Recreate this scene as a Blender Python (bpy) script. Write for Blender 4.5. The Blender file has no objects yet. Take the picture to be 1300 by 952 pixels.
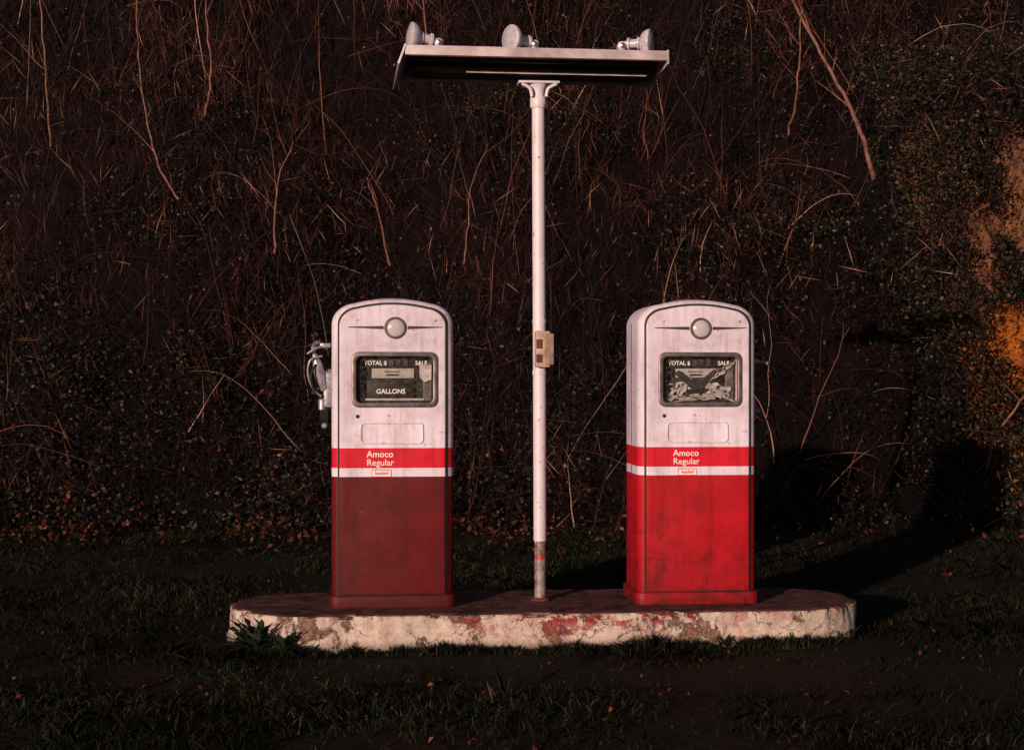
import bpy, math, random
import numpy as np
from mathutils import Vector, Matrix, noise as mnoise
random.seed(7); rng=np.random.default_rng(11)
scn=bpy.context.scene
scn.view_settings.view_transform='Standard'; scn.view_settings.look='None'; scn.view_settings.exposure=0

# ------------------------------------------------------------ helpers
def link(o,parent=None):
    scn.collection.objects.link(o)
    if parent is not None: o.parent=parent
    return o
def empty(name,loc,rz=0):
    e=bpy.data.objects.new(name,None); e.empty_display_size=.2
    scn.collection.objects.link(e); e.location=loc; e.rotation_euler=(0,0,rz); return e
def meshobj(name,v,f,mat,parent=None,smooth=None):
    me=bpy.data.meshes.new(name); me.from_pydata([tuple(a) for a in v],[],[tuple(a) for a in f]); me.validate(); me.update()
    if mat: me.materials.append(mat)
    if smooth is not None:
        me.shade_smooth(); me.set_sharp_from_angle(angle=math.radians(smooth))
    return link(bpy.data.objects.new(name,me),parent)
def npmesh(name,V,F,mat,smooth=False):
    n=F.shape[1]; me=bpy.data.meshes.new(name)
    me.vertices.add(len(V)); me.vertices.foreach_set('co',V.astype(np.float32).ravel())
    me.loops.add(F.size); me.loops.foreach_set('vertex_index',F.astype(np.int32).ravel())
    me.polygons.add(len(F)); me.polygons.foreach_set('loop_start',(np.arange(len(F))*n).astype(np.int32))
    me.update(calc_edges=True)
    if smooth: me.shade_smooth()
    me.materials.append(mat)
    return link(bpy.data.objects.new(name,me))
def box(name,c,s,mat,parent,bev=0.0,rot=None):
    import bmesh
    bm=bmesh.new(); bmesh.ops.create_cube(bm,size=1)
    bmesh.ops.scale(bm,vec=s,verts=bm.verts)
    if bev>0: bmesh.ops.bevel(bm,geom=bm.edges[:],offset=bev,segments=2,profile=.6,affect='EDGES')
    if rot: bmesh.ops.rotate(bm,verts=bm.verts,cent=(0,0,0),matrix=rot)
    bmesh.ops.translate(bm,vec=c,verts=bm.verts)
    me=bpy.data.meshes.new(name); bm.to_mesh(me); bm.free(); me.materials.append(mat)
    me.shade_smooth(); me.set_sharp_from_angle(angle=math.radians(35))
    return link(bpy.data.objects.new(name,me),parent)
def lathe(name,prof,origin,axis,mat,parent,seg=28,smooth=40):
    axis=Vector(axis).normalized(); q=axis.to_track_quat('Z','Y').to_matrix(); o=Vector(origin)
    v=[];f=[]
    for (r,h) in prof:
        for i in range(seg):
            a=2*math.pi*i/seg; v.append(o+q@Vector((r*math.cos(a),r*math.sin(a),h)))
    for j in range(len(prof)-1):
        for i in range(seg):
            k=(i+1)%seg; f.append((j*seg+i,j*seg+k,(j+1)*seg+k,(j+1)*seg+i))
    f.append(tuple(range(seg))[::-1]); f.append(tuple(range((len(prof)-1)*seg,len(prof)*seg)))
    return meshobj(name,v,f,mat,parent,smooth)
def tube_data(pts,rads,sides,v,f):
    pts=[Vector(p) for p in pts]; base=len(v)
    for i,p in enumerate(pts):
        t=(pts[min(i+1,len(pts)-1)]-pts[max(i-1,0)])
        if t.length<1e-9: t=Vector((0,0,1))
        t.normalize(); a=t.cross(Vector((0.2,1,.1)) if abs(t.y)<.8 else Vector((1,0,.1))).normalized(); b=t.cross(a)
        for k in range(sides):
            an=2*math.pi*k/sides; v.append(p+(a*math.cos(an)+b*math.sin(an))*rads[i])
    for i in range(len(pts)-1):
        for k in range(sides):
            k2=(k+1)%sides; f.append((base+i*sides+k,base+i*sides+k2,base+(i+1)*sides+k2,base+(i+1)*sides+k))
    f.append(tuple(base+k for k in range(sides))[::-1]); f.append(tuple(base+(len(pts)-1)*sides+k for k in range(sides)))
def tube(name,pts,rad,mat,parent,sides=12,sm=True):
    if sm and len(pts)>2:
        P=[Vector(p) for p in pts]; out=[]
        for i in range(len(P)-1):
            p0=P[max(i-1,0)];p1=P[i];p2=P[i+1];p3=P[min(i+2,len(P)-1)]
            for s in range(6):
                t=s/6; out.append(.5*((2*p1)+(p2-p0)*t+(2*p0-5*p1+4*p2-p3)*t*t+(3*p1-p0-3*p2+p3)*t**3))
        out.append(P[-1]); pts=out
    v=[];f=[]; tube_data(pts,[rad]*len(pts),sides,v,f)
    return meshobj(name,v,f,mat,parent,50)

# ---- numpy noise
_tab=rng.random((256,256))
def vn(x,y):
    xi=np.floor(x).astype(int); yi=np.floor(y).astype(int); fx=x-xi; fy=y-yi
    fx=fx*fx*(3-2*fx); fy=fy*fy*(3-2*fy)
    a=_tab[xi&255,yi&255]; b=_tab[(xi+1)&255,yi&255]; c=_tab[xi&255,(yi+1)&255]; d=_tab[(xi+1)&255,(yi+1)&255]
    return (a*(1-fx)+b*fx)*(1-fy)+(c*(1-fx)+d*fx)*fy
def fbm(x,y,o=4):
    s=0;a=.5
    for i in range(o):
        s=s+a*vn(x*2**i+17*i,y*2**i+5*i); a*=.5
    return s
def H(x,y):
    x=np.asarray(x,float); y=np.asarray(y,float)
    y0=12.7+1.1*fbm(x*.25+9,x*0+3.3,2)
    s=np.maximum(0,y-y0)
    h=np.where(s<1, .5*s*s, s-.5)*1.02
    h=h+(fbm(x*.7,y*.7)-.45)*1.5*np.clip(s*.7,0,1)
    h=np.where(h>9, 9+(h-9)*.15, h)
    return np.where(s<=0,-.03,h-.03)

# ------------------------------------------------------------ material helpers
class M:
    def __init__(s,name,rough=.6,metal=0,spec=.5):
        s.m=bpy.data.materials.new(name); s.m.use_nodes=True; s.nt=s.m.node_tree; s.N=s.nt.nodes; s.L=s.nt.links
        s.b=s.N['Principled BSDF']; s.b.inputs['Roughness'].default_value=rough; s.b.inputs['Metallic'].default_value=metal
        s.b.inputs['Specular IOR Level'].default_value=spec
        s.tc=s.N.new('ShaderNodeTexCoord'); s.obj=s.tc.outputs['Object']
    def noise(s,scale,detail=6,rough=.6,vec=None,dist=0,stretch=None):
        n=s.N.new('ShaderNodeTexNoise'); n.inputs['Scale'].default_value=scale; n.inputs['Detail'].default_value=detail
        n.inputs['Roughness'].default_value=rough; n.inputs['Distortion'].default_value=dist
        v=vec or s.obj
        if stretch:
            mp=s.N.new('ShaderNodeMapping'); mp.inputs['Scale'].default_value=stretch; s.L.new(v,mp.inputs['Vector']); v=mp.outputs[0]
        s.L.new(v,n.inputs['Vector']); return n.outputs['Fac']
    def ramp(s,fac,stops,interp='LINEAR'):
        r=s.N.new('ShaderNodeValToRGB'); r.color_ramp.interpolation=interp; e=r.color_ramp.elements
        while len(e)<len(stops): e.new(.5)
        for i,(p,c) in enumerate(stops):
            e[i].position=p; e[i].color=(c,c,c,1) if isinstance(c,(int,float)) else (*c,1)
        s.L.new(fac,r.inputs[0]); return r.outputs[0]
    def mix(s,fac,a,b,mode='MIX'):
        n=s.N.new('ShaderNodeMix'); n.data_type='RGBA'; n.blend_type=mode
        for i,val in ((0,fac),(6,a),(7,b)):
            if isinstance(val,(int,float)): n.inputs[i].default_value=val
            elif isinstance(val,tuple): n.inputs[i].default_value=(*val,1)
            else: s.L.new(val,n.inputs[i])
        return n.outputs[2]
    def math(s,op,a,b=0):
        n=s.N.new('ShaderNodeMath'); n.operation=op
        for i,val in ((0,a),(1,b)):
            if isinstance(val,(int,float)): n.inputs[i].default_value=val
            else: s.L.new(val,n.inputs[i])
        return n.outputs[0]
    def sep(s,v):
        n=s.N.new('ShaderNodeSeparateXYZ'); s.L.new(v,n.inputs[0]); return n.outputs
    def col(s,c):
        if isinstance(c,tuple): s.b.inputs['Base Color'].default_value=(*c,1)
        else: s.L.new(c,s.b.inputs['Base Color'])
        return s
    def rough(s,f): s.L.new(f,s.b.inputs['Roughness']); return s
    def bump(s,h,strength=.3,dist=.01):
        n=s.N.new('ShaderNodeBump'); n.inputs['Strength'].default_value=strength; n.inputs['Distance'].default_value=dist
        s.L.new(h,n.inputs['Height']); s.L.new(n.outputs[0],s.b.inputs['Normal']); return s

WHITE=(.70,.61,.77)
def simple(name,c,rough=.5,metal=0,var=.35,scale=12,spec=.5):
    m=M(name,rough,metal,spec); n=m.noise(scale,3)
    c2=tuple(x*(1-var) for x in c); m.col(m.mix(m.ramp(n,[(.35,0.),(.7,1.)]),c2,c)); m.bump(n,.08,.01); return m.m

def pump_paint(name,low_a,low_b):
    m=M(name,.42,0,.2)
    z=m.sep(m.obj)[2]
    zz=m.math('DIVIDE',z,1.5)
    base=m.ramp(zz,[(0,(0,0,0)),(.617/1.5,WHITE),(.661/1.5,(.58,.010,.03)),(.751/1.5,WHITE)],'CONSTANT')
    big=m.noise(2.6,5,.6); red=m.mix(m.ramp(big,[(.35,0.),(.68,1.)]),low_a,low_b)
    mask=m.ramp(zz,[(0,1.),(.617/1.5,0.)],'CONSTANT')
    c=m.mix(mask,base,red)
    st=m.noise(3,6,.65,stretch=(9,9,.7)); g=m.noise(9,8,.7); up=m.noise(1.8,3,.5)
    c=m.mix(m.ramp(st,[(.48,0.),(.78,.6)]),c,(.45,.30,.28),'MULTIPLY')
    c=m.mix(m.ramp(g,[(.48,0.),(.73,.5)]),c,(.42,.27,.25),'MULTIPLY')
    c=m.mix(m.ramp(up,[(.42,0.),(.66,.38)]),c,(.52,.40,.45),'MULTIPLY')
    ch=m.noise(38,4,.6); ch2=m.noise(4,3,.5)
    chm=m.math('MULTIPLY',m.ramp(ch,[(.655,0.),(.67,1.)]),m.ramp(ch2,[(.50,0.),(.58,.8)]))
    c=m.mix(chm,c,(.11,.035,.02))
    sc=m.math('MULTIPLY',m.ramp(m.noise(7,9,.75,dist=.5),[(.53,0.),(.62,.62)]),m.ramp(zz,[(0,1.),(.3,.55),(.42,0.)]))
    c=m.mix(sc,c,(.05,.004,.006))
    foot=m.math('MULTIPLY',m.ramp(zz,[(0,.95),(.07,.35),(.20,0.)]),m.ramp(m.noise(14),[(.3,.3),(.65,1.)]))
    c=m.mix(foot,c,(.04,.007,.007)); m.col(c)
    m.rough(m.ramp(g,[(.3,.40),(.7,.66)])); m.bump(m.noise(6,3),.16,.012)
    return m.m
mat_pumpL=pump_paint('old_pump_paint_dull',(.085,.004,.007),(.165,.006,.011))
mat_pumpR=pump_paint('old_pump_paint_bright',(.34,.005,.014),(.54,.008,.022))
mat_white=simple('white_enamel',(.68,.60,.72),.4,0,.18)
mat_whitetrim=simple('white_lettering',(.8,.74,.80),.5,0,.05)
mat_redtrim=simple('red_lettering',(.62,.02,.04),.5,0,.05)
mat_dark=simple('dark_recess',(.012,.008,.009),.7)
mat_black=simple('black_plate',(.010,.007,.008),.5,0,.3,12,.3)
mat_rubber=simple('black_rubber',(.010,.009,.010),.55)
mat_chrome=simple('worn_chrome',(.55,.5,.52),.28,.9,.4)
mat_alu=simple('cast_aluminium',(.44,.40,.48),.42,.45,.5,40)
mat_dial=simple('dial_plate',(.42,.37,.38),.6,0,.4,20)
mat_dialdark=simple('tarnished_plate',(.13,.10,.10),.5,0,.6,25)
mat_paper=simple('weathered_paper',(.50,.44,.46),.8,0,.5,30)
mat_lens=simple('dull_glass_lens',(.50,.44,.50),.15,0,.15,20)
mg=bpy.data.materials.new('window_glass'); mg.use_nodes=True; nt=mg.node_tree
for n in list(nt.nodes): nt.nodes.remove(n)
o=nt.nodes.new('ShaderNodeOutputMaterial'); mx=nt.nodes.new('ShaderNodeMixShader'); tr=nt.nodes.new('ShaderNodeBsdfTransparent'); gl=nt.nodes.new('ShaderNodeBsdfPrincipled')
gl.inputs['Base Color'].default_value=(.4,.35,.35,1); gl.inputs['Roughness'].default_value=.12
nn=nt.nodes.new('ShaderNodeTexNoise'); nn.inputs['Scale'].default_value=14; nn.inputs['Detail'].default_value=8
rr=nt.nodes.new('ShaderNodeMapRange'); rr.inputs[1].default_value=.45; rr.inputs[2].default_value=.8; rr.inputs[3].default_value=.01; rr.inputs[4].default_value=.16
nt.links.new(nn.outputs[0],rr.inputs[0]); nt.links.new(rr.outputs[0],mx.inputs[0]); nt.links.new(tr.outputs[0],mx.inputs[1]); nt.links.new(gl.outputs[0],mx.inputs[2]); nt.links.new(mx.outputs[0],o.inputs[0])
mat_glass=mg

m=M('pole_paint',.45); z=m.sep(m.obj)[2]; n=m.noise(7,6); 
zz=m.math('ADD',z,m.math('MULTIPLY',m.math('SUBTRACT',m.noise(30,3),.5),.06))
bare=m.ramp(zz,[(0,1.),(.285,0.)],'CONSTANT')
steel=m.mix(m.ramp(m.noise(22,5),[(.42,0.),(.6,1.)]),(.27,.22,.24),(.13,.06,.05))
steel=m.mix(m.ramp(m.noise(11,2),[(.58,0.),(.6,1.)]),steel,(.35,.03,.03))
wh=m.mix(m.ramp(n,[(.45,0.),(.75,.45)]),(.66,.56,.68),(.40,.30,.34))
wh=m.mix(m.ramp(m.noise(40,4),[(.65,0.),(.68,1.)]),wh,(.16,.07,.05))
m.col(m.mix(bare,wh,steel)); m.bump(m.noise(40,4),.15,.005); mat_pole=m.m

# ------------------------------------------------------------ layout frame
ROT=math.radians(5.0); POLE=Vector((.138,8.0,.17)); IS_TOP=.17
def G(x,y,z=0):
    c,s=math.cos(ROT),math.sin(ROT); return Vector((POLE.x+x*c-y*s,POLE.y+x*s+y*c,z))

# ------------------------------------------------------------ pumps
def rrect(w,h,r,cx=0,cz=0,seg=8):
    pts=[]
    for (sx,sz,a0) in ((1,1,0),(-1,1,90),(-1,-1,180),(1,-1,270)):
        for i in range(seg+1):
            a=math.radians(a0+90*i/seg); pts.append((cx+sx*(w/2-r)+r*math.cos(a),cz+sz*(h/2-r)+r*math.sin(a)))
    return pts
def pump_outline(hw,zb,zt,r,arch,flare=0):
    pts=[(-hw-flare,zb),(hw+flare,zb)]
    zs=zt-arch; n=10
    for i in range(n+1):
        a=math.radians(90*i/n*.92); pts.append((hw-r+r*math.cos(a),zs-r*.85+r*.85*math.sin(a)))
    x1=pts[-1][0]; z1=pts[-1][1]
    for i in range(1,14):
        x=x1-2*x1*i/14; pts.append((x,z1+(zt-z1)*(1-(x/x1)**2)))
    for i in range(n+1):
        a=math.radians(90*(1-i/n)*.92); pts.append((-hw+r-r*math.cos(a),zs-r*.85+r*.85*math.sin(a)))
    return pts
def curve_solid(name,loops,half,bev,ycen,mat,parent,seg=4,sm=30):
    cu=bpy.data.curves.new(name,'CURVE'); cu.dimensions='2D'; cu.fill_mode='BOTH'; cu.extrude=max(half-bev,0); cu.bevel_depth=bev; cu.bevel_resolution=seg
    cu.offset=-bev
    for lp in loops:
        s=cu.splines.new('POLY'); s.points.add(len(lp)-1); s.use_cyclic_u=True
        for i,p in enumerate(lp): s.points[i].co=(p[0],p[1],0,1)
    ob=bpy.data.objects.new(name+'_c',cu); scn.collection.objects.link(ob)
    dg=bpy.context.evaluated_depsgraph_get(); me=bpy.data.meshes.new_from_object(ob.evaluated_get(dg))
    bpy.data.objects.remove(ob)
    me.transform(Matrix.Translation((0,ycen,0))@Matrix.Rotation(math.radians(90),4,'X'))
    me.name=name; me.materials.clear(); me.materials.append(mat)
    import bmesh
    bm=bmesh.new(); bm.from_mesh(me); bmesh.ops.remove_doubles(bm,verts=bm.verts,dist=1e-5); bmesh.ops.recalc_face_normals(bm,faces=bm.faces); bm.to_mesh(me); bm.free()
    me.shade_smooth(); me.set_sharp_from_angle(angle=math.radians(sm))
    return link(bpy.data.objects.new(name,me),parent)
def text(name,body,x,z,y,size,mat,parent,align='CENTER',off=0.0):
    c=bpy.data.curves.new(name,'FONT'); c.body=body; c.size=size; c.align_x=align; c.extrude=.0006; c.offset=off; c.resolution_u=4
    o=bpy.data.objects.new(name,c); c.materials.append(mat); link(o,parent); o.location=(x,y,z); o.rotation_euler=(math.radians(90),0,0); return o

W=.575; D=.40; HT=1.462; WC=1.078; 
def make_pump(name,lx,paint,left,broken):
    e=empty(name,G(lx,0,IS_TOP),ROT)
    hole=rrect(.375,.235,.03,.01,WC)
    body=curve_solid('cabinet',[pump_outline(W/2,.03,HT,.12,.022),hole],D/2,.045,0,paint,e,5)
    curve_solid('plinth',[rrect(W+.03,D+.03,.05)],.03,.006,0,paint,e,2)
    pl=e.children[-1]; pl.data.transform(Matrix.Rotation(math.radians(90),4,'X')); pl.data.transform(Matrix.Translation((0,0,.03)))
    for sgn in (-1,1):
        yf=sgn*D/2
        nm='front' if sgn<0 else 'back'
        curve_solid(nm+'_door_gasket',[pump_outline(.258,.055,HT-.020,.10,.02),hole],.004,.001,yf+sgn*.001,mat_dark,e,1)
        curve_solid(nm+'_door',[pump_outline(.250,.064,HT-.030,.096,.02),hole],.012,.007,yf+sgn*.004,paint,e,3)
        ysk=yf+sgn*.016
        curve_solid(nm+'_window_bezel',[rrect(.405,.262,.035,.01,WC),rrect(.360,.217,.024,.01,WC)],.010,.005,ysk,mat_bezel,e,2)
        def Y(d): return ysk+sgn*d
        box(nm+'_meter_housing',(.01,yf-sgn*.062,WC),(.40,.01,.26),mat_black,e)
        if sgn<0:
            yp=yf+.052
            box('display_left_jamb',(-.150,yp,WC-.01),(.026,.006,.19),mat_dialdark,e,.002)
            box('display_right_jamb',(.165,yp,WC-.01),(.040,.006,.18),mat_dialdark,e,.002)
            box('price_band',(.01,yp-.004,WC+.080),(.31,.004,.045),mat_black,e,.001)
            text('total_sale_text','TOTAL $',-.135,WC+.070,yp-.008,.027,mat_whitetrim,e,'LEFT',.0004)
            text('sale_text','SALE',.108,WC+.070,yp-.008,.027,mat_whitetrim,e,'LEFT',.0004)
            for i in range(3):
                box('price_wheel_%d'%i,(-.005+.034*i,yp-.008,WC+.080),(.026,.006,.036),mat_dark,e,.002)
                text('price_digit_%d'%i,'078'[i],-.005+.034*i,WC+.069,yp-.0125,.032,mat_dialdark,e)
            box('instruction_plate',(.002,yp-.003,WC+.030),(.20,.003,.046),mat_dial,e,.001)
            text('instruction_text','Automatic',.0,WC+.033,yp-.006,.018,mat_black,e)
            box('instruction_rule',(-.0,yp-.006,WC+.022),(.06,.002,.008),mat_black,e)
            if not broken:
                box('gallons_plate',(-.008,yp-.008,WC-.044),(.225,.006,.082),mat_black,e,.002)
                text('gallons_text','GALLONS',-.008,WC-.066,yp-.013,.031,mat_whitetrim,e,'CENTER',.0005)
                for i in range(3): text('gallon_digit_%d'%i,'041'[i],-.03+.025*i,WC-.030,yp-.013,.024,mat_dialdark,e)
                box('lower_ledge',(.01,yp-.004,WC-.094),(.28,.008,.010),mat_dial,e,.001)
                v=[(.125,yp-.02,WC+.075),(.185,yp-.022,WC+.07),(.183,yp-.03,WC-.0),(.15,yp-.022,WC-.012),(.13,yp-.02,WC+.01)]
                meshobj('peeling_label',v,[(0,1,2,3,4)],mat_paper,e)
            else:
                text('gallons_text','GALLONS',.02,WC-.045,yp-.010,.034,mat_whitetrim,e,'CENTER',.0005)
                box('gallons_plate',(.01,yp-.005,WC-.035),(.25,.006,.09),mat_black,e,.002)
                rr=random.Random(5)
                def crumple(nm2,c,w,h,k):
                    nx,nz=12,9; vv=[];ff=[]
                    for j in range(nz):
                        for i in range(nx):
                            u=i/(nx-1)-.5; t=j/(nz-1)-.5
                            edge=1+ .5*(mnoise.noise(Vector((u*5+k,t*5,k)))) 
                            vv.append((c[0]+u*w*edge+t*k*.02,yp-.022+.020*mnoise.noise(Vector((u*7,t*7,k*3.1))),c[1]+t*h*edge+u*k*.03))
                    for j in range(nz-1):
                        for i in range(nx-1):
                            if rr.random()<.16: continue
                            ff.append((j*nx+i,j*nx+i+1,(j+1)*nx+i+1,(j+1)*nx+i))
                    meshobj(nm2,vv,ff,mat_paper,e)
                crumple('torn_label_1',(-.085,WC-.045),.10,.085,1.3)
                crumple('torn_label_2',(.105,WC-.055),.13,.070,-1.1)
                crumple('torn_label_3',(.115,WC+.035),.11,.055,2.2)
                crumple('torn_label_4',(.0,WC-.085),.2,.03,.4)
                v=[(-.11,yp-.03,WC+.03),(-.085,yp-.03,WC+.045),(.0,yp-.03,WC-.02),(.085,yp-.03,WC+.05),(.10,yp-.03,WC+.04),(.03,yp-.03,WC-.045),(-.02,yp-.03,WC-.05)]
                meshobj('broken_glass_gap',v,[(0,1,2,6),(2,3,4,5),(2,5,6)],mat_dark,e)
        gv=[(x,yf-sgn*.004,zc) for x,zc in rrect(.372,.232,.028,.01,WC)]
        meshobj(nm+'_window_glass',gv,[tuple(range(len(gv)))],mat_glass,e)
        zb=1.322
        lathe(nm+'_badge_ring',[(.052,0),(.052,.010),(.046,.016),(.040,.016),(.040,.010)],(.012,ysk-sgn*.004,zb),(0,sgn,0),mat_bezel,e)
        lathe(nm+'_badge_lens',[(.040,.0),(.040,.012),(.030,.017),(.015,.020),(.004,.021)],(.012,ysk-sgn*.004,zb),(0,sgn,0),mat_lens,e)
        for s2 in (-1,1):
            x0=.012+s2*.058; x1=.012+s2*.222
            v=[(x0,Y(-.002),zb+.010),(x0,Y(-.002),zb-.008),(x1,Y(-.002),zb+.001),(x1,Y(-.002),zb+.006),
               (x0,Y(.007),zb+.007),(x0,Y(.007),zb-.005),(x1,Y(.004),zb+.002),(x1,Y(.004),zb+.005)]
            meshobj(nm+'_chrome_wing',v,[(0,1,2,3),(4,5,6,7),(0,1,5,4),(1,2,6,5),(2,3,7,6),(3,0,4,7)],mat_wing,e)
        curve_solid(nm+'_embossed_ring',[rrect(.300,.104,.024,-.004,.826),rrect(.282,.086,.016,-.004,.826)],.007,.004,ysk,paint,e,3)
        lathe(nm+'_lock',[(.009,0),(.009,.004),(.005,.005)],(-.165,ysk-sgn*.001,.905),(0,sgn,0),mat_dark,e,14)
        if sgn<0:
            yt=Y(.0)-.0012
            text('brand_text','Amoco',-.122,.7135,yt,.042,mat_whitetrim,e,'LEFT',.0004)
            text('grade_text','Regular',-.122,.6740,yt,.042,mat_whitetrim,e,'LEFT',.0002)
            box('leaded_border',(-.052,yt,.6365),(.092,.0015,.033),mat_redtrim,e)
            box('leaded_field',(-.052,yt-.0012,.6365),(.086,.0015,.027),mat_whitetrim,e)
            text('leaded_text','leaded',-.052,.6305,yt-.003,.024,mat_redtrim,e,'CENTER',.0003)
    lathe('roof_cap',[(.085,-.008),(.085,.004),(.07,.009),(.03,.010)],(-.0,.0,HT-.001),(0,0,1),mat_rust,e,24)
    for sx in (-1,1):
        box('side_seam',(sx*(W/2+.0005),.0,.70),(.002,.008,1.30),mat_dark,e)
    sx=-1 if left else 1
    X=sx*W/2
    if left:
        box('nozzle_boot',(X-.020,-.06,1.03),(.040,.09,.17),mat_alu,e,.012)
        lathe('nozzle_valve',[(.010,-.10),(.019,-.09),(.022,-.05),(.026,.0),(.023,.04),(.016,.06),(.012,.08)],(X-.062,-.11,1.12),(-.25,-.15,1),mat_alu,e,16)
        tube('nozzle_spout',[(X-.082,-.12,1.19),(X-.088,-.09,1.235),(X-.065,-.04,1.255),(X-.03,.0,1.225)],.010,mat_alu,e)
        tube('nozzle_guard',[(X-.045,-.14,1.19),(X-.10,-.15,1.17),(X-.112,-.14,1.10),(X-.085,-.13,1.03),(X-.05,-.12,1.0)],.005,mat_alu,e)
        tube('nozzle_lever',[(X-.075,-.14,1.15),(X-.10,-.16,1.09),(X-.08,-.15,1.02)],.005,mat_rubber,e)
        tube('hose',[(X-.050,-.10,1.0),(X-.047,-.09,.94),(X-.045,-.06,.885),(X-.040,.02,.85),(X-.038,.09,.88),(X-.034,.13,.96),(X-.03,.14,1.05),(X-.0,.14,1.10)],.013,mat_rubber,e)
        lathe('hose_coupling',[(.016,0),(.016,.05),(.012,.06)],(X-.048,-.095,.935),(0,0,1),mat_alu,e,14)
        lathe('hose_swivel',[(.03,0),(.03,.02),(.02,.025),(.02,.05)],(X-.002,.14,1.10),(-1,0,0),mat_alu,e,16)
        box('switch_lever',(X-.03,-.13,1.24),(.05,.018,.022),mat_alu,e,.005)
        tube('switch_rod',[(X-.03,-.13,1.24),(X-.075,-.14,1.225),(X-.115,-.14,1.20)],.006,mat_alu,e)
        lathe('switch_knob',[(.005,0),(.013,.006),(.013,.02),(.006,.026)],(X-.035,-.13,.86),(0,-1,0),mat_alu,e,14)
    else:
        lathe('hose_swivel',[(.028,0),(.028,.02),(.018,.025),(.018,.060)],(X-.002,.02,1.165),(1,0,0),mat_alu,e,16)
        tube('switch_lever',[(X+.045,.02,1.165),(X+.080,-.00,1.163),(X+.105,-.02,1.155)],.009,mat_alu,e)
        box('nozzle_boot',(X+.022,.04,.93),(.046,.09,.12),mat_alu,e,.010)
        lathe('boot_bolt',[(.015,0),(.015,.022),(.006,.030)],(X+.044,.02,.92),(1,0,0),mat_alu,e,12)
        tube('hose',[(X+.03,.12,1.15),(X+.042,.14,1.08),(X+.042,.15,.9),(X+.040,.12,.74),(X+.036,.07,.74),(X+.03,.04,.88)],.013,mat_rubber,e)
        lathe('hose_outlet',[(.026,0),(.026,.02),(.016,.035)],(X-.002,.12,1.16),(1,0,0),mat_alu,e,16)
    return e
mat_rust=simple('rusty_steel',(.16,.05,.03),.85,0,.6,25)
mat_bezel=simple('bezel_metal',(.26,.20,.23),.35,.6,.5,18)
mat_wing=simple('wing_metal',(.10,.065,.075),.4,.5,.5,30)
make_pump('gas_pump',-.722,mat_pumpL,True,False)
make_pump('gas_pump',.738,mat_pumpR,False,True)

# ------------------------------------------------------------ lamp post
lp=empty('lamp_post',G(0,0,IS_TOP),ROT)
lathe('pole',[(.028,0),(.028,.27),(.0282,.29),(.0315,.292),(.0315,2.46)],(0,0,0),(-.004,0,1),mat_pole,lp,24)
lathe('pole_collar',[(.036,0),(.040,.006),(.040,.05),(.034,.06)],(-.010,0,2.40),(0,0,1),mat_pole,lp,24)
lathe('base_flange',[(.046,0),(.046,.008),(.034,.014)],(0,0,.002),(0,0,1),mat_rust,lp,24)
lathe('pole_head',[(.030,0),(.033,.03),(.044,.055),(.048,.060)],(-.010,0,2.455),(0,0,1),mat_pole,lp,24)
box('saddle_plate',(-.010,0,2.522),(.20,.10,.012),mat_white,lp,.003)
for sx in (-1,1):
    tube('saddle_brace',[(-.01+sx*.035,-.045,2.45),(-.01+sx*.045,-.045,2.49),(-.01+sx*.085,-.045,2.512)],.009,mat_white,lp,8)
T=Matrix.Rotation(math.radians(1.8),3,'Z')@Matrix.Rotation(math.radians(-4),3,'X')
cw,cd=1.245,.50; cz=2.606; CX=-.045
def cbox(name,c,s,mat,bev=.002,R2=None):
    p=T@Vector(c); return box(name,(p.x+CX,p.y,p.z+cz),s,mat,lp,bev,T if R2 is None else T@R2)
mat_canopy=simple('canopy_enamel',(.62,.50,.58),.4,0,.45,9)
cbox('canopy_top',(0,0,.020),(cw,cd,.006),mat_white)
cbox('canopy_front_lip',(0,-cd/2,-.001),(cw+.01,.008,.046),mat_canopy)
cbox('canopy_front_return',(0,-cd/2+.014,-.0255),(cw-.012,.022,.004),mat_rust)
cbox('canopy_back_lip',(0,cd/2,-.001),(cw+.01,.008,.050),mat_canopy)
cbox('canopy_end',(-(cw/2+.020),-.004,-.022),(.010,cd+.010,.100),mat_white,.002,Matrix.Rotation(math.radians(20),3,'Y'))
cbox('canopy_end',((cw/2+.004),0,-.008),(.009,cd+.010,.070),mat_canopy)
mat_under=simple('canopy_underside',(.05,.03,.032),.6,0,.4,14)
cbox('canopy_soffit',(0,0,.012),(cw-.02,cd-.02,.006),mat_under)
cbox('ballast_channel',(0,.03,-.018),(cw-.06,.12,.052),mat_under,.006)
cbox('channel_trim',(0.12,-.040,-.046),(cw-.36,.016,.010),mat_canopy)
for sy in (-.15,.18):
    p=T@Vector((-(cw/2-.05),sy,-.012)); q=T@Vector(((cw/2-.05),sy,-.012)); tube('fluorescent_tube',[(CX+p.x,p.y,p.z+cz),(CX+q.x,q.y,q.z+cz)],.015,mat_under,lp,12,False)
for sx in (-1,0,1):
    for sy in (-.12,.13):
        cbox('canopy_bolt',(sx*.4,sy,.026),(.016,.016,.01),mat_rust)
mat_flood=simple('floodlamp_paint',(.66,.58,.68),.3,0,.4,18)
mat_fl_lens=simple('floodlamp_lens',(.46,.42,.50),.12,0,.3,30)
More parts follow.
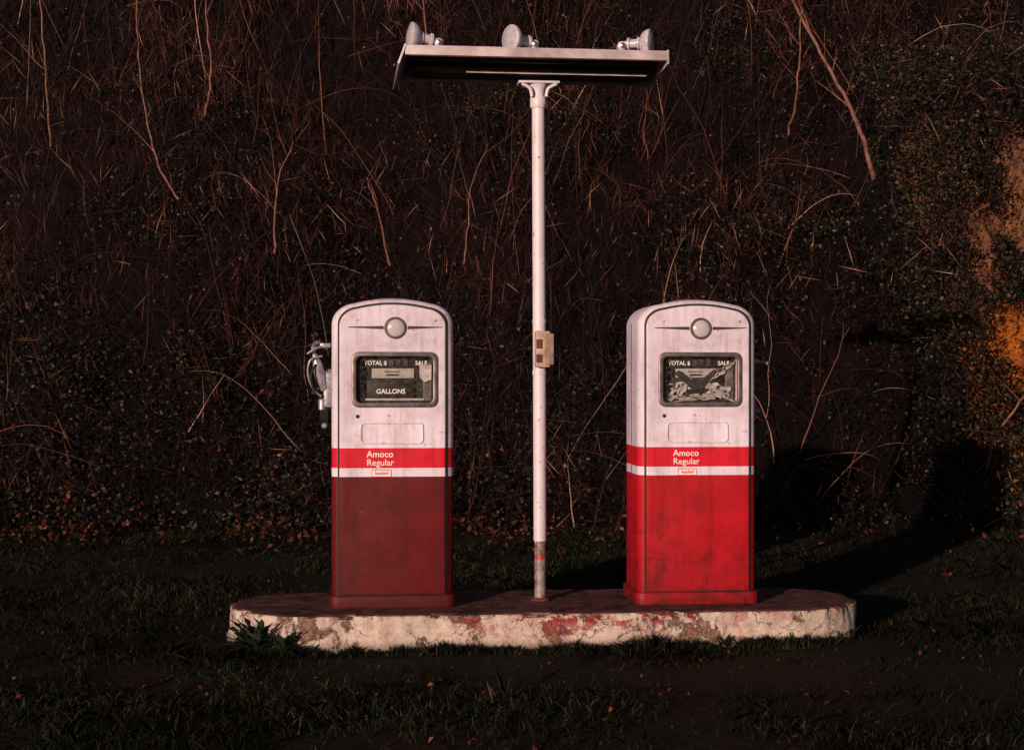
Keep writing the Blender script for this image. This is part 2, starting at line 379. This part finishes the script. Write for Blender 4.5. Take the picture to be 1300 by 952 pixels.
def flood(ix,bx,ax):
    ax=Vector(ax).normalized(); nm='floodlight_%d'%ix; zt=2.632
    lathe(nm+'_base',[(.034,0),(.034,.014),(.018,.020),(.018,.045)],(bx,-.10,zt),(0,0,1),mat_flood,lp,20)
    lathe(nm+'_knuckle',[(.014,-.026),(.022,-.020),(.022,.020),(.014,.026)],(bx,-.10,zt+.056),(0,1,0),mat_flood,lp,18)
    lathe(nm+'_wingnut',[(.006,0),(.014,.004),(.014,.012),(.005,.016)],(bx,-.126,zt+.056),(0,-1,0),mat_chrome,lp,8)
    s=Vector((bx,-.10,zt+.068))
    lathe(nm+'_arm',[(.012,-.012),(.014,.02),(.014,.042)],s,ax,mat_flood,lp,16)
    lathe(nm+'_socket',[(.016,.0),(.030,.006),(.030,.016),(.022,.020),(.022,.050),(.031,.056),(.031,.064),(.022,.068)],s+ax*.026,ax,mat_flood,lp,24)
    b=s+ax*.088
    lathe(nm+'_reflector_bulb',[(.022,0),(.030,.006),(.048,.016),(.060,.030),(.0655,.042),(.0665,.048),(.0665,.054),(.063,.058)],b,ax,mat_flood,lp,32)
    lathe(nm+'_lens',[(.062,.0575),(.050,.063),(.032,.0675),(.012,.070),(.002,.0705)],b,ax,mat_fl_lens,lp,32)
flood(1,-.500,(-1,-.22,.12))
flood(2,-.040,(-1,-.60,.03))
flood(3,.385,(1,-.42,-.02))
mat_cream=simple('cream_box_paint',(.58,.38,.32),.6,0,.5,22)
box('junction_box',(.005,-.047,1.225),(.070,.050,.175),mat_cream,lp,.006)
box('junction_cover',(.034,-.080,1.225),(.050,.006,.150),mat_cream,lp,.002,Matrix.Rotation(math.radians(25),3,'Z'))
box('junction_socket',(-.012,-.0735,1.25),(.030,.004,.045),mat_rust,lp,.001)
box('junction_socket_lower',(-.012,-.0735,1.18),(.030,.004,.040),mat_rust,lp,.001)
for zc2 in (1.10,1.35): lathe('pipe_strap',[(.034,0),(.034,.02)],(-.005,0,zc2),(0,0,1),mat_white,lp,20)

# ------------------------------------------------------------ island kerb
m=M('flaking_island_paint',.8,0,.2)
geo=m.N.new('ShaderNodeNewGeometry'); nz=m.sep(geo.outputs['True Normal'])[2]
xc=m.sep(m.obj)[0]; zc=m.sep(m.obj)[2]
nA=m.noise(4.2,10,.68,dist=.4); nB=m.noise(11,9,.72,dist=.25); nC=m.noise(60,5,.7)
side=m.mix(m.ramp(nC,[(.35,0.),(.7,1.)]),(.50,.38,.35),(.66,.54,.52))
side=m.mix(m.ramp(nB,[(.46,0.),(.65,.82)]),side,(.33,.19,.16))
side=m.mix(m.ramp(nA,[(.545,0.),(.56,1.)]),side,m.mix(m.ramp(nC,[(.4,0.),(.6,1.)]),(.10,.05,.04),(.27,.16,.13)))
redm=m.math('MULTIPLY',m.ramp(m.noise(9,9,.75,dist=.5),[(.52,0.),(.535,1.)]),m.ramp(m.math('ABSOLUTE',m.math('SUBTRACT',xc,.25)),[(.4,1.),(1.1,0.)]))
redm=m.math('MULTIPLY',redm,m.ramp(zc,[(.05,.25),(.14,1.)]))
side=m.mix(redm,side,(.28,.025,.028))
vo=m.N.new('ShaderNodeTexVoronoi'); vo.feature='DISTANCE_TO_EDGE'; vo.inputs['Scale'].default_value=5
mp=m.N.new('ShaderNodeVectorMath'); mp.operation='ADD'
nv=m.N.new('ShaderNodeTexNoise'); nv.inputs['Scale'].default_value=6; nv.inputs['Detail'].default_value=6; m.L.new(m.obj,nv.inputs['Vector']); m.L.new(m.obj,mp.inputs[0])
ms=m.N.new('ShaderNodeVectorMath'); ms.operation='SCALE'; ms.inputs['Scale'].default_value=.45; m.L.new(nv.outputs['Color'],ms.inputs[0]); m.L.new(ms.outputs[0],mp.inputs[1]); m.L.new(mp.outputs[0],vo.inputs['Vector'])
crack=m.math('MULTIPLY',m.ramp(vo.outputs['Distance'],[(0,1.),(.014,0.)]),m.ramp(nA,[(.40,0.),(.48,1.)]))
side=m.mix(m.math('MULTIPLY',crack,.75),side,(.07,.035,.028))
damp=m.ramp(m.math('ADD',zc,m.math('MULTIPLY',nB,.06)),[(.03,1.),(.085,0.)])
side=m.mix(m.math('MULTIPLY',damp,.85),side,(.06,.03,.022))
topc=m.mix(m.ramp(nB,[(.4,0.),(.62,1.)]),(.06,.022,.024),(.17,.065,.062))
topc=m.mix(m.ramp(nA,[(.57,0.),(.6,1.)]),topc,(.03,.016,.018))
topc=m.mix(m.ramp(nC,[(.64,0.),(.68,1.)]),topc,(.34,.22,.2))
topf=m.math('MAXIMUM',m.ramp(nz,[(.55,0.),(.75,1.)]),m.ramp(m.math('ADD',zc,m.math('MULTIPLY',nB,.012)),[(.168,0.),(.172,1.)]))
m.col(m.mix(topf,side,topc))
hh=m.math('ADD',m.math('MULTIPLY',m.ramp(nA,[(.535,1.),(.565,0.)]),1.0),m.math('ADD',m.math('MULTIPLY',nC,.5),m.math('ADD',m.math('MULTIPLY',crack,-.8),m.math('MULTIPLY',nB,1.2))))
m.bump(hh,.75,.014); mat_island=m.m
def island():
    a,b=1.53,.43; x0=.03; n=560; v=[];f=[]
    path=[]; R=b; L=a-R
    per=2*math.pi*R+4*L
    for i in range(n):
        s=per*i/n
        if s<2*L: path.append((-L+s,-R,0,-1))
        elif s<2*L+math.pi*R:
            an=-math.pi/2+(s-2*L)/R; path.append((L+R*math.cos(an),R*math.sin(an),math.cos(an),math.sin(an)))
        elif s<4*L+math.pi*R: path.append((L-(s-2*L-math.pi*R),R,0,1))
        else:
            an=math.pi/2+(s-4*L-math.pi*R)/R; path.append((-L+R*math.cos(an),R*math.sin(an),math.cos(an),math.sin(an)))
    rings=[(-.06,.01),(0,.008),(.02,.006),(.04,.003),(.06,.0),(.08,-.001),(.10,-.003),(.12,-.004),(.135,-.004),(.148,-.004),(.158,-.006),(.165,-.010),(.169,-.018),(.170,-.035),(.170,-.07),(.170,-.13),(.170,-.22),(.170,-.36)]
    for (z,off) in rings:
        for (x,y,nx,ny) in path:
            p=Vector((x*4,y*4,z*6)); d=.014*mnoise.noise(p)+.008*mnoise.noise(p*4)+.005*mnoise.noise(p*11)
            c1=mnoise.noise(Vector((x*3.1,y*3.1,7)))+.6*mnoise.noise(Vector((x*11,y*11,3)))+.4*mnoise.noise(Vector((x*29,y*29,3)))
            chip=max(0,c1-.25)*.07 if z>.09 and off>-.03 else 0
            w=max(0,min(1,(z-.09)/.08)); d-=min(chip,.025)*w
            zz=z+(.004*mnoise.noise(Vector((x*3,y*3,2)))+.002*mnoise.noise(Vector((x*14,y*14,2))) if z>.15 else 0)-(min(chip,.02)*.5 if z>.15 else 0)
            k=off+d if off>-.2 else off
            v.append((x0+x+nx*k,y+ny*k,zz))
    m_=len(rings)
    for j in range(m_-1):
        for i in range(n):
            k=(i+1)%n; f.append((j*n+i,j*n+k,(j+1)*n+k,(j+1)*n+i))
    f.append(tuple((m_-1)*n+i for i in range(n)))
    o=meshobj('concrete_island',v,f,mat_island,None,45); o.location=G(0,0,0); o.rotation_euler=(0,0,ROT)
island()

# ------------------------------------------------------------ ground & hill
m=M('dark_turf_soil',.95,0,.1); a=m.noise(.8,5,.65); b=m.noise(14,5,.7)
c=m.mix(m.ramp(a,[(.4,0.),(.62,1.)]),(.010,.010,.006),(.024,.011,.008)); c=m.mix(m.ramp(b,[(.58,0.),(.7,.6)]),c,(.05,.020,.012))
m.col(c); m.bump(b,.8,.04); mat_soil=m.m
xs=np.concatenate([np.linspace(-300,-12,10),np.linspace(-11,11,60),np.linspace(12,300,10)]); ys=np.concatenate([np.linspace(-300,0,10),np.linspace(.5,14,50),np.linspace(15,300,12)])
X_,Y_=np.meshgrid(xs,ys); Z_=(fbm(X_*.6,Y_*.6)-.45)*.05*((np.abs(X_)<11)&(Y_>1)&(Y_<14))
def grid_faces(nx,ny):
    i=np.arange(nx-1)[None,:]; j=np.arange(ny-1)[:,None]; a=j*nx+i
    return np.stack([a,a+1,a+nx+1,a+nx],-1).reshape(-1,4)
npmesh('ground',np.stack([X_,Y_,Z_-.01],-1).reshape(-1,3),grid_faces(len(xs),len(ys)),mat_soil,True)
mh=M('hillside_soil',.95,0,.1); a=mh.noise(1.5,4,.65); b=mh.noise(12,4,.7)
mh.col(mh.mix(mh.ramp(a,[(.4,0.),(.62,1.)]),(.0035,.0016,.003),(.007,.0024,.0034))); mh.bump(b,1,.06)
xs=np.linspace(-30,30,300); ys=np.linspace(12.3,42,160); X_,Y_=np.meshgrid(xs,ys)
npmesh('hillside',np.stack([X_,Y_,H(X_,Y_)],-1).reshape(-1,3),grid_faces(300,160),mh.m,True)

# ------------------------------------------------------------ foliage
def island_rand_mat(name,stops,rough=.5,spec=.4,shade_scale=None,pd=.85):
    m=M(name,rough,0,spec); g=m.N.new('ShaderNodeNewGeometry')
    c=m.ramp(g.outputs['Random Per Island'],stops)
    if shade_scale:
        nn=m.noise(shade_scale,3,.65); c=m.mix(m.ramp(nn,[(.40,pd),(.60,0.)]),c,(.003,.0018,.0024))  # shade of hollows painted into the plant colour by noise, mixed with dead/live variation
    m.col(c); return m.m
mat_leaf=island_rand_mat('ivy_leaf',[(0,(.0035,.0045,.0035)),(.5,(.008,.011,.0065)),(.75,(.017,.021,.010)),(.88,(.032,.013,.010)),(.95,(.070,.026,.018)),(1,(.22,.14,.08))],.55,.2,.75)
def leaves(name,P,Nn,L,Wd,mat,fold=.25,tdir=None):
    n=len(P); r=rng.normal(size=(n,3)); Nn=Nn/np.linalg.norm(Nn,axis=1,keepdims=True)
    t=np.cross(Nn,r) if tdir is None else tdir
    t=t/(np.linalg.norm(t,axis=1,keepdims=True)+1e-9); b=np.cross(Nn,t)
    l=L[:,None]; w=Wd[:,None]
    V=np.stack([P-t*l*.5,P+b*w*.5-t*l*.08+Nn*w*fold,P+t*l*.5-Nn*l*.12,P-b*w*.5-t*l*.08+Nn*w*fold],1).reshape(-1,3)
    return npmesh(name,V,np.arange(n*4).reshape(-1,4),mat)
windows=[(4.28,2.62,.17,.56),(4.78,2.90,.34,.80),(4.72,1.42,.56,.50),(6.3,2.6,.6,1.1),(4.32,1.75,.14,.2)]
def exposed(x,z):
    k=np.zeros_like(x,bool); w=(fbm(x*4.5+4,z*4.5+2,4)-.47)*2.2
    for (rx,rz,a,b) in windows: k|=(((x-rx)/a)**2+((z-rz)/b)**2+w<.9)
    return k
N=280000
x=rng.uniform(-8.0,8.5,N); y=rng.uniform(12.7,21.0,N)
dens=fbm(x*1.1+40,y*1.1+40,3)
upl=np.clip((y-15.0)/3,0,1)*np.clip((2.5-x)/3,0,1)
keep=(rng.random(N)<np.clip((dens-.27)*3.2,.06,1)*(1-.65*upl))
x=x[keep];y=y[keep]; n=len(x)
z=H(x,y); cl=fbm(x*1.8+3,y*1.8+8,3)
off=np.clip(cl-.35,0,1)*1.4*rng.random(n)+rng.random(n)*.07
P=np.stack([x,y-off*.75,z+off*.6+.02],1); k=~((P[:,0]>4.6)&(P[:,2]>.7)&(P[:,2]<3.7)&(P[:,0]<7)) &(z>.0); P=P[k]; n=len(P)
Nn=np.array([0,-.35,.55])+rng.normal(size=(n,3))*.8
L=rng.uniform(.018,.050,n)
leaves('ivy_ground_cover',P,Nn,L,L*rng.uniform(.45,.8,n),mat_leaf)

mat_litter=island_rand_mat('dead_leaf',[(0,(.012,.005,.004)),(.6,(.04,.009,.007)),(.9,(.10,.02,.012)),(1,(.22,.07,.035))],.75,.15)
N=7000
x=rng.normal(-3.2,2.6,N); x=np.where(rng.random(N)<.45,rng.uniform(-8,8,N),x); y=rng.normal(13.3,1.3,N)
kk=(fbm(x*1.5,y*1.5,3)>.45); x=x[kk];y=y[kk]; z=np.maximum(H(x,y),0)+rng.random(len(x))*.14
n=len(x); L=rng.uniform(.025,.06,n)
leaves('leaf_litter',np.stack([x,y,z],1),np.array([0,-.5,.8])+rng.normal(size=(n,3))*.7,L,L*.6,mat_litter)

mat_twig=island_rand_mat('dead_twig',[(0,(.010,.003,.004)),(.55,(.034,.009,.010)),(.85,(.095,.025,.022)),(.95,(.22,.075,.055)),(1,(.50,.28,.21))],.7,.12,.55,.92)
N=80000
x=rng.uniform(-8,8.5,N); y=rng.uniform(13.1,20.8,N); up=np.clip((y-13)/4,0,1)
keep=rng.random(N)<(.35+.65*up)*np.where(x<1.5,1,.6)*np.clip((fbm(x*.9+7,y*.9,3)-.25)*3.5,.1,1); x=x[keep];y=y[keep]; n=len(x)
off=rng.random(n)**1.5*.85; P=np.stack([x,y-off*.7,H(x,y)+off*.8+.05],1)
td=np.stack([rng.normal(size=n)*.45,rng.normal(size=n)*.3,1+0*x],1); flat=rng.random(n)<.4; td[flat]=rng.normal(size=(flat.sum(),3))
leaves('fine_twigs',P,np.array([0.,-1,.1])+rng.normal(size=(n,3))*.3,rng.uniform(.08,.38,n),rng.uniform(.0025,.006,n),mat_twig,.2,td)

# grass
mat_grass=island_rand_mat('grass_blade',[(0,(.005,.008,.0045)),(.55,(.010,.014,.007)),(.80,(.019,.024,.011)),(.93,(.038,.024,.014)),(1,(.10,.06,.04))],.65,.1,.6,.8)
N=290000
x=rng.uniform(-6.2,6.8,N); y=rng.uniform(4.8,13.9,N)
patch=fbm(x*1.6+5,y*1.6+5,3)
keep=rng.random(N)<np.clip((patch-.30)*3.4,.05,1)
cth,sth=math.cos(ROT),math.sin(ROT); lx=(x-POLE.x)*cth+(y-POLE.y)*sth; ly=-(x-POLE.x)*sth+(y-POLE.y)*cth
ax_=np.maximum(np.abs(lx-.03)-1.10,0); ins=(np.hypot(ax_,ly)<.455)
keep&=~ins; x=x[keep];y=y[keep];patch=patch[keep]; n=len(x)
z=np.maximum(H(x,y),-.01)
h=rng.uniform(.012,.05,n)*(.5+patch*1.1)*np.where(rng.random(n)<.03,2.0,1)
a=rng.uniform(0,2*np.pi,n); w=rng.uniform(.0018,.0036,n)
d=np.stack([np.cos(a)*w,np.sin(a)*w,0*a],1); ln=rng.normal(size=(n,2))*.8*h[:,None]
B=np.stack([x,y,z],1); tip=B+np.stack([ln[:,0],ln[:,1],h],1); mid=B+np.stack([ln[:,0]*.35,ln[:,1]*.35,h*.6],1)
V=np.stack([B-d,B+d,mid+d*.7,tip,mid-d*.7],1).reshape(-1,3)
npmesh('grass',V,np.arange(n*5).reshape(-1,5),mat_grass)
N=5200; x=rng.uniform(-6,6.5,N); y=rng.uniform(5,13,N); lx=(x-POLE.x)*cth+(y-POLE.y)*sth; ly=-(x-POLE.x)*sth+(y-POLE.y)*cth
kk=(np.hypot(np.maximum(np.abs(lx-.03)-1.10,0),ly)>.46)&(fbm(x*1.3+2,y*1.3,3)>.42); x=x[kk];y=y[kk];n=len(x); L=rng.uniform(.010,.030,n)
leaves('fallen_leaves',np.stack([x,y,.012+rng.random(n)*.02],1),np.array([0,-.3,1.])+rng.normal(size=(n,3))*.4,L,L*.6,mat_litter)

# ------------------------------------------------------------ brush stems on slope
mat_stem=island_rand_mat('bare_stem',[(0,(.014,.005,.006)),(.5,(.045,.012,.012)),(.8,(.10,.026,.020)),(.91,(.24,.085,.06)),(1,(.50,.29,.22))],.7,.2,.5,.75)
v=[];f=[]
R=random.Random(21)
def hz(x,y): return float(H(np.array([x]),np.array([y]))[0])
def stem(p,dirv,length,r0,v,f,segs=9,wob=.25,droop=0,fork=2,sides=4):
    pts=[Vector(p)]; d=Vector(dirv).normalized(); seg=length/segs; rad=[r0]
    for i in range(segs):
        d=(d+Vector((R.gauss(0,1),R.gauss(0,1),R.gauss(0,.6)))*wob*.35+Vector((0,0,-droop*(i/segs)))).normalized()
        pts.append(pts[-1]+d*seg); rad.append(r0*(1-.8*(i+1)/segs))
        if fork>0 and i>1 and R.random()<.28:
            dd=(d+Vector((R.gauss(0,.6),R.gauss(0,.4),R.gauss(.1,.3)))).normalized()
            stem(pts[-1],dd,length*(1-i/segs)*R.uniform(.4,.9),rad[-1]*.65,v,f,max(3,segs-3),wob,droop*.6,fork-1,3)
    tube_data(pts,rad,sides,v,f)
cnt=0
while cnt<1100:
    x=R.uniform(-7.5,8); y=R.uniform(13.2,20.5)
    up=min(1,(y-13)/5)
    w=(.2+.8*up)*(1.0 if x<1 else .5)
    if float(fbm(np.array([x*.8+2]),np.array([y*.8]),2)[0])<.36: w*=.2
    if R.random()>w: continue
    cnt+=1
    z=hz(x,y); L=R.uniform(.5,2.0)*(.6+.6*up)
    stem((x,y,z),(R.gauss(0,.3),-.12+R.gauss(0,.15),1),L,R.choice([.002,.003,.003,.004,.0065,.008]),v,f,9,R.uniform(.1,.4),R.choice([0,0,0,.15]),2)
for i in range(340):
    x=R.uniform(-7,7.5); y=R.uniform(13.3,19.5); z=hz(x,y); s=R.choice([-1,1])
    stem((x,y-.15,z+.1),(s*R.uniform(.4,1),-.2+R.gauss(0,.2),R.uniform(.1,1)),R.uniform(.5,1.7),R.uniform(.002,.0050),v,f,10,.3,R.uniform(.15,.5),1)
me=bpy.data.meshes.new('brush_thicket'); me.from_pydata([tuple(a) for a in v],[],f); me.update(); me.shade_smooth(); me.materials.append(mat_stem); link(bpy.data.objects.new('brush_thicket',me))

mat_bark=simple('pale_bark',(.26,.10,.08),.75,0,.7,16)
def sapling(pts,r0,twigs=5):
    v=[];f=[]; P=[Vector(p) for p in pts]; out=[]
    for i in range(len(P)-1):
        p0=P[max(i-1,0)];p1=P[i];p2=P[i+1];p3=P[min(i+2,len(P)-1)]
        for s in range(7):
            t=s/7; out.append(.5*((2*p1)+(p2-p0)*t+(2*p0-5*p1+4*p2-p3)*t*t+(3*p1-p0-3*p2+p3)*t**3)+Vector((R.gauss(0,.006),R.gauss(0,.006),0)))
    out.append(P[-1]); n=len(out); rad=[r0*(1-.72*i/(n-1)) for i in range(n)]
    tube_data(out,rad,7,v,f)
    for k in range(twigs):
        i=R.randint(n//4,n-2); d=(out[i+1]-out[i]).normalized()+Vector((R.gauss(0,.7),R.gauss(0,.4),R.uniform(0,.5)))
        stem(out[i],d,R.uniform(.25,.8),rad[i]*.5,v,f,7,.25,0,1,4)
    meshobj('bare_sapling',v,f,mat_bark,None,60)
sapling([(3.38,15.3,3.1),(3.2,15.2,3.6),(2.95,15.2,4.1),(2.65,15.2,4.65),(2.35,15.1,5.3),(2.2,15.1,6.2)],.024)
sapling([(2.68,15.9,3.6),(2.70,15.5,4.0),(2.74,15.5,4.7),(2.76,15.5,5.6)],.013,2)
sapling([(-3.1,15.2,2.9),(-3.25,15.1,3.2),(-3.4,15.2,3.7),(-3.5,15.3,4.5),(-3.45,15.3,5.6)],.013)
sapling([(-2.2,15.2,2.4),(-2.15,15.0,3.0),(-2.0,15.0,3.4)],.013,3)
sapling([(-1.15,15.4,2.3),(-1.25,15.2,2.8),(-1.35,15.2,3.1)],.012,2)
sapling([(-3.0,16.0,3.8),(-2.9,15.8,4.2),(-2.95,15.8,5.0),(-2.8,15.8,6.2)],.014)
sapling([(-4.5,16.0,3.5),(-4.5,15.8,4.2),(-4.55,15.8,5.0),(-4.55,15.8,6.2)],.012)
sapling([(4.10,13.7,.85),(4.30,13.6,1.15),(4.6,13.7,1.45),(5.1,13.8,2.1)],.011,3)
sapling([(-.8,15.6,4.2),(-.82,15.5,4.6),(-.86,15.4,5.0),(-.85,15.4,5.8)],.011)
sapling([(-.45,15.2,2.3),(-.40,15.1,2.7),(-.38,15.1,3.0),(-.22,15.1,3.4)],.009,3)

# ------------------------------------------------------------ rock face and earth bank
def rockmat(name,c1,c2,c3,sc,th):
    m=M(name,.95,0,.1); a=m.noise(sc,6,.7,stretch=(1.3,1,.7)); b=m.noise(sc*5,6,.72)
    c=m.mix(m.ramp(a,[(.42,0.),(.58,1.)]),c1,c2); c=m.mix(m.ramp(b,[(th,0.),(th+.10,.92)]),c,c3); m.col(c)
    m.bump(m.math('ADD',a,m.math('MULTIPLY',b,.6)),1,.08); return m.m
mat_rock=rockmat('ochre_rock',(.27,.115,.055),(.12,.052,.038),(.015,.008,.007),2.6,.50)
mat_earth=rockmat('orange_earth',(.52,.155,.026),(.27,.07,.020),(.035,.013,.007),3.4,.53)
def face(name,x0,x1,z0,z1,base,mat,amp,fx,fz,seed):
    nx,nz=230,230; X,Z=np.meshgrid(np.linspace(x0,x1,nx),np.linspace(z0,z1,nz))
    wx=X*fx+seed+.6*fbm(X*1.5+seed,Z*1.5,3); wz=Z*fz+.6*fbm(X*1.5,Z*1.5+seed,3)
    r=1-np.abs(fbm(wx,wz,5)*2-.95)*1.6
    cell=np.floor(fbm(X*1.9+seed,Z*1.1,2)*7)/7
    Yv=base+ .52*(Z-z0) - amp*r - amp*1.2*cell + .08*fbm(X*14,Z*14,3)
    e=np.clip((x0+.30+.35*(fbm(Z*2+seed,Z*0+2,3)-.4)-X)/.30,0,1)+np.clip((Z-(z1-.5)-.4*(fbm(X*2,X*0+seed,3)-.4))/.5,0,1)+np.clip((X-(x1-.5))/.5,0,1)
    Yv=Yv+1.5*e**1.5
    return npmesh(name,np.stack([X,Yv,Z],-1).reshape(-1,3),grid_faces(nx,nz),mat,False)
face('rock_outcrop',4.0,7.4,1.6,4.05,15.15,mat_rock,.35,2.2,.9,3.3)
face('earth_bank',3.95,7.6,.15,2.25,14.1,mat_earth,.30,2.0,1.8,8.1)
N=110000; x=rng.uniform(3.45,7.6,N); zz=rng.uniform(.1,5.0,N); cl=fbm(x*3+1,zz*3+1,3)
k=(~exposed(x,zz))|(rng.random(N)<.02+.09*(cl>.52)); k&=rng.random(N)<np.clip((x-3.45)/.42+(cl-.45)*1.2,.02,1)*np.clip((4.9-zz)/.5+(cl-.45),.05,1); x=x[k]; zz=zz[k]; n=len(x)
y=np.where(zz<1.95,13.95+.52*zz,14.95+.52*(zz-1.6))-.38-rng.random(n)**2*.35+np.clip(zz-3.7,0,1)*.8+np.clip((4.15-x)/.6,0,1.2)*.5
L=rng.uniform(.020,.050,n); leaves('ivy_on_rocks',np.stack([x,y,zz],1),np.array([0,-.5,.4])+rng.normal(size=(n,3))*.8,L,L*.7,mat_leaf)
N=3400; x=rng.uniform(3.6,7.5,N); zz=rng.uniform(.4,4.6,N); y=np.where(zz<1.95,13.95+.52*zz,14.95+.52*(zz-1.6))-.45-rng.random(N)*.25
leaves('twigs_on_rocks',np.stack([x,y,zz],1),np.array([0.,-1,.1])+rng.normal(size=(N,3))*.3,rng.uniform(.1,.45,N),rng.uniform(.003,.007,N),mat_twig,.2,rng.normal(size=(N,3)))

# ------------------------------------------------------------ weeds along the kerb
mat_weed=island_rand_mat('weed_leaf',[(0,(.010,.018,.010)),(.7,(.022,.034,.016)),(1,(.05,.045,.028))],.55,.25)
def weed(x,y,size,count,upr=.6):
    v=[];f=[]
    for i in range(count):
        a=R.uniform(0,2*math.pi); el=R.uniform(.35,1.3)*upr; L=size*R.uniform(.5,1.15); w=L*R.uniform(.06,.12)
        dx,dy=math.cos(a),math.sin(a); n=9
        for j in range(n+1):
            t=j/n; rr=L*t*math.cos(el*(1-.3*t)); hh=L*(math.sin(el)*t-.35*t*t*(1.1-el*.5))+.01
            hh=max(hh,.008)
            ww=w*math.sin(math.pi*min(.97,.12+t*.86))*(1.5 if j%2 else .5)
            cx,cy=x+dx*rr,y+dy*rr
            v.append((cx-dy*ww,cy+dx*ww,hh+ww*.3)); v.append((cx,cy,hh)); v.append((cx+dy*ww,cy-dx*ww,hh+ww*.3))
        for j in range(n):
            b=len(v)-3*(n+1)+j*3; f.append((b,b+1,b+4,b+3)); f.append((b+1,b+2,b+5,b+4))
    meshobj('broadleaf_weed',v,f,mat_weed)
p=G(-1.34,-.42); weed(p.x,p.y,.18,80,1.15); weed(p.x+.12,p.y-.03,.13,40,1.0); weed(p.x-.07,p.y+.08,.15,36,1.0)
for lx_,s_,c_ in ((.82,.08,24),(.93,.09,26),(1.02,.07,22),(1.14,.08,24),(.70,.05,14),(1.3,.06,14)):
    ly_=-.46 if lx_<1.1 else -.46+(lx_-1.1)*.7
    p=G(lx_,ly_); weed(p.x,p.y,s_,c_,1.0)
N=5200; s=rng.uniform(-1.5,1.5,N); hn=fbm(s*5+3,s*0+1,3)
lx=s; ly=-.455-rng.random(N)*.05+np.where(np.abs(s)>1.1,(np.abs(s)-1.1)**2*1.6,0)
x=POLE.x+lx*cth-ly*sth; y=POLE.y+lx*sth+ly*cth; h=rng.uniform(.02,.085,N)*np.clip((hn-.2)*2.2,.2,1.2)
a=rng.uniform(0,2*np.pi,N); w=rng.uniform(.002,.004,N); d=np.stack([np.cos(a)*w,np.sin(a)*w,0*a],1); ln=rng.normal(size=(N,2))*.45*h[:,None]
B=np.stack([x,y,0*x-.005],1); tip=B+np.stack([ln[:,0],ln[:,1],h],1); mid=B+np.stack([ln[:,0]*.35,ln[:,1]*.35,h*.6],1)
npmesh('kerb_grass',np.stack([B-d,B+d,mid+d*.7,tip,mid-d*.7],1).reshape(-1,3),np.arange(N*5).reshape(-1,5),mat_grass)

# ------------------------------------------------------------ light
AZ=math.radians(27); EL=math.radians(8)
sd=bpy.data.lights.new('sun','SUN'); sd.energy=4.3; sd.angle=math.radians(.5); sd.color=(1,.775,.585)
so=bpy.data.objects.new('sun',sd); scn.collection.objects.link(so)
dv=Vector((math.sin(AZ)*math.cos(EL),math.cos(AZ)*math.cos(EL),-math.sin(EL))); so.rotation_euler=dv.to_track_quat('-Z','Y').to_euler(); so.location=(-5,-8,6)
w=bpy.data.worlds.new('World'); scn.world=w; w.use_nodes=True; bg=w.node_tree.nodes['Background']; sk=w.node_tree.nodes.new('ShaderNodeTexSky')
sk.sky_type='NISHITA'; sk.sun_disc=False; sk.sun_elevation=EL; sk.sun_rotation=math.pi+AZ
w.node_tree.links.new(sk.outputs[0],bg.inputs[0]); bg.inputs[1].default_value=.05

cam=bpy.data.cameras.new('camera'); co=bpy.data.objects.new('camera',cam); scn.collection.objects.link(co)
co.location=(0,0,1.27); co.rotation_euler=(math.radians(90),0,0); cam.sensor_width=36; cam.lens=57.6; cam.clip_end=1000
scn.camera=co
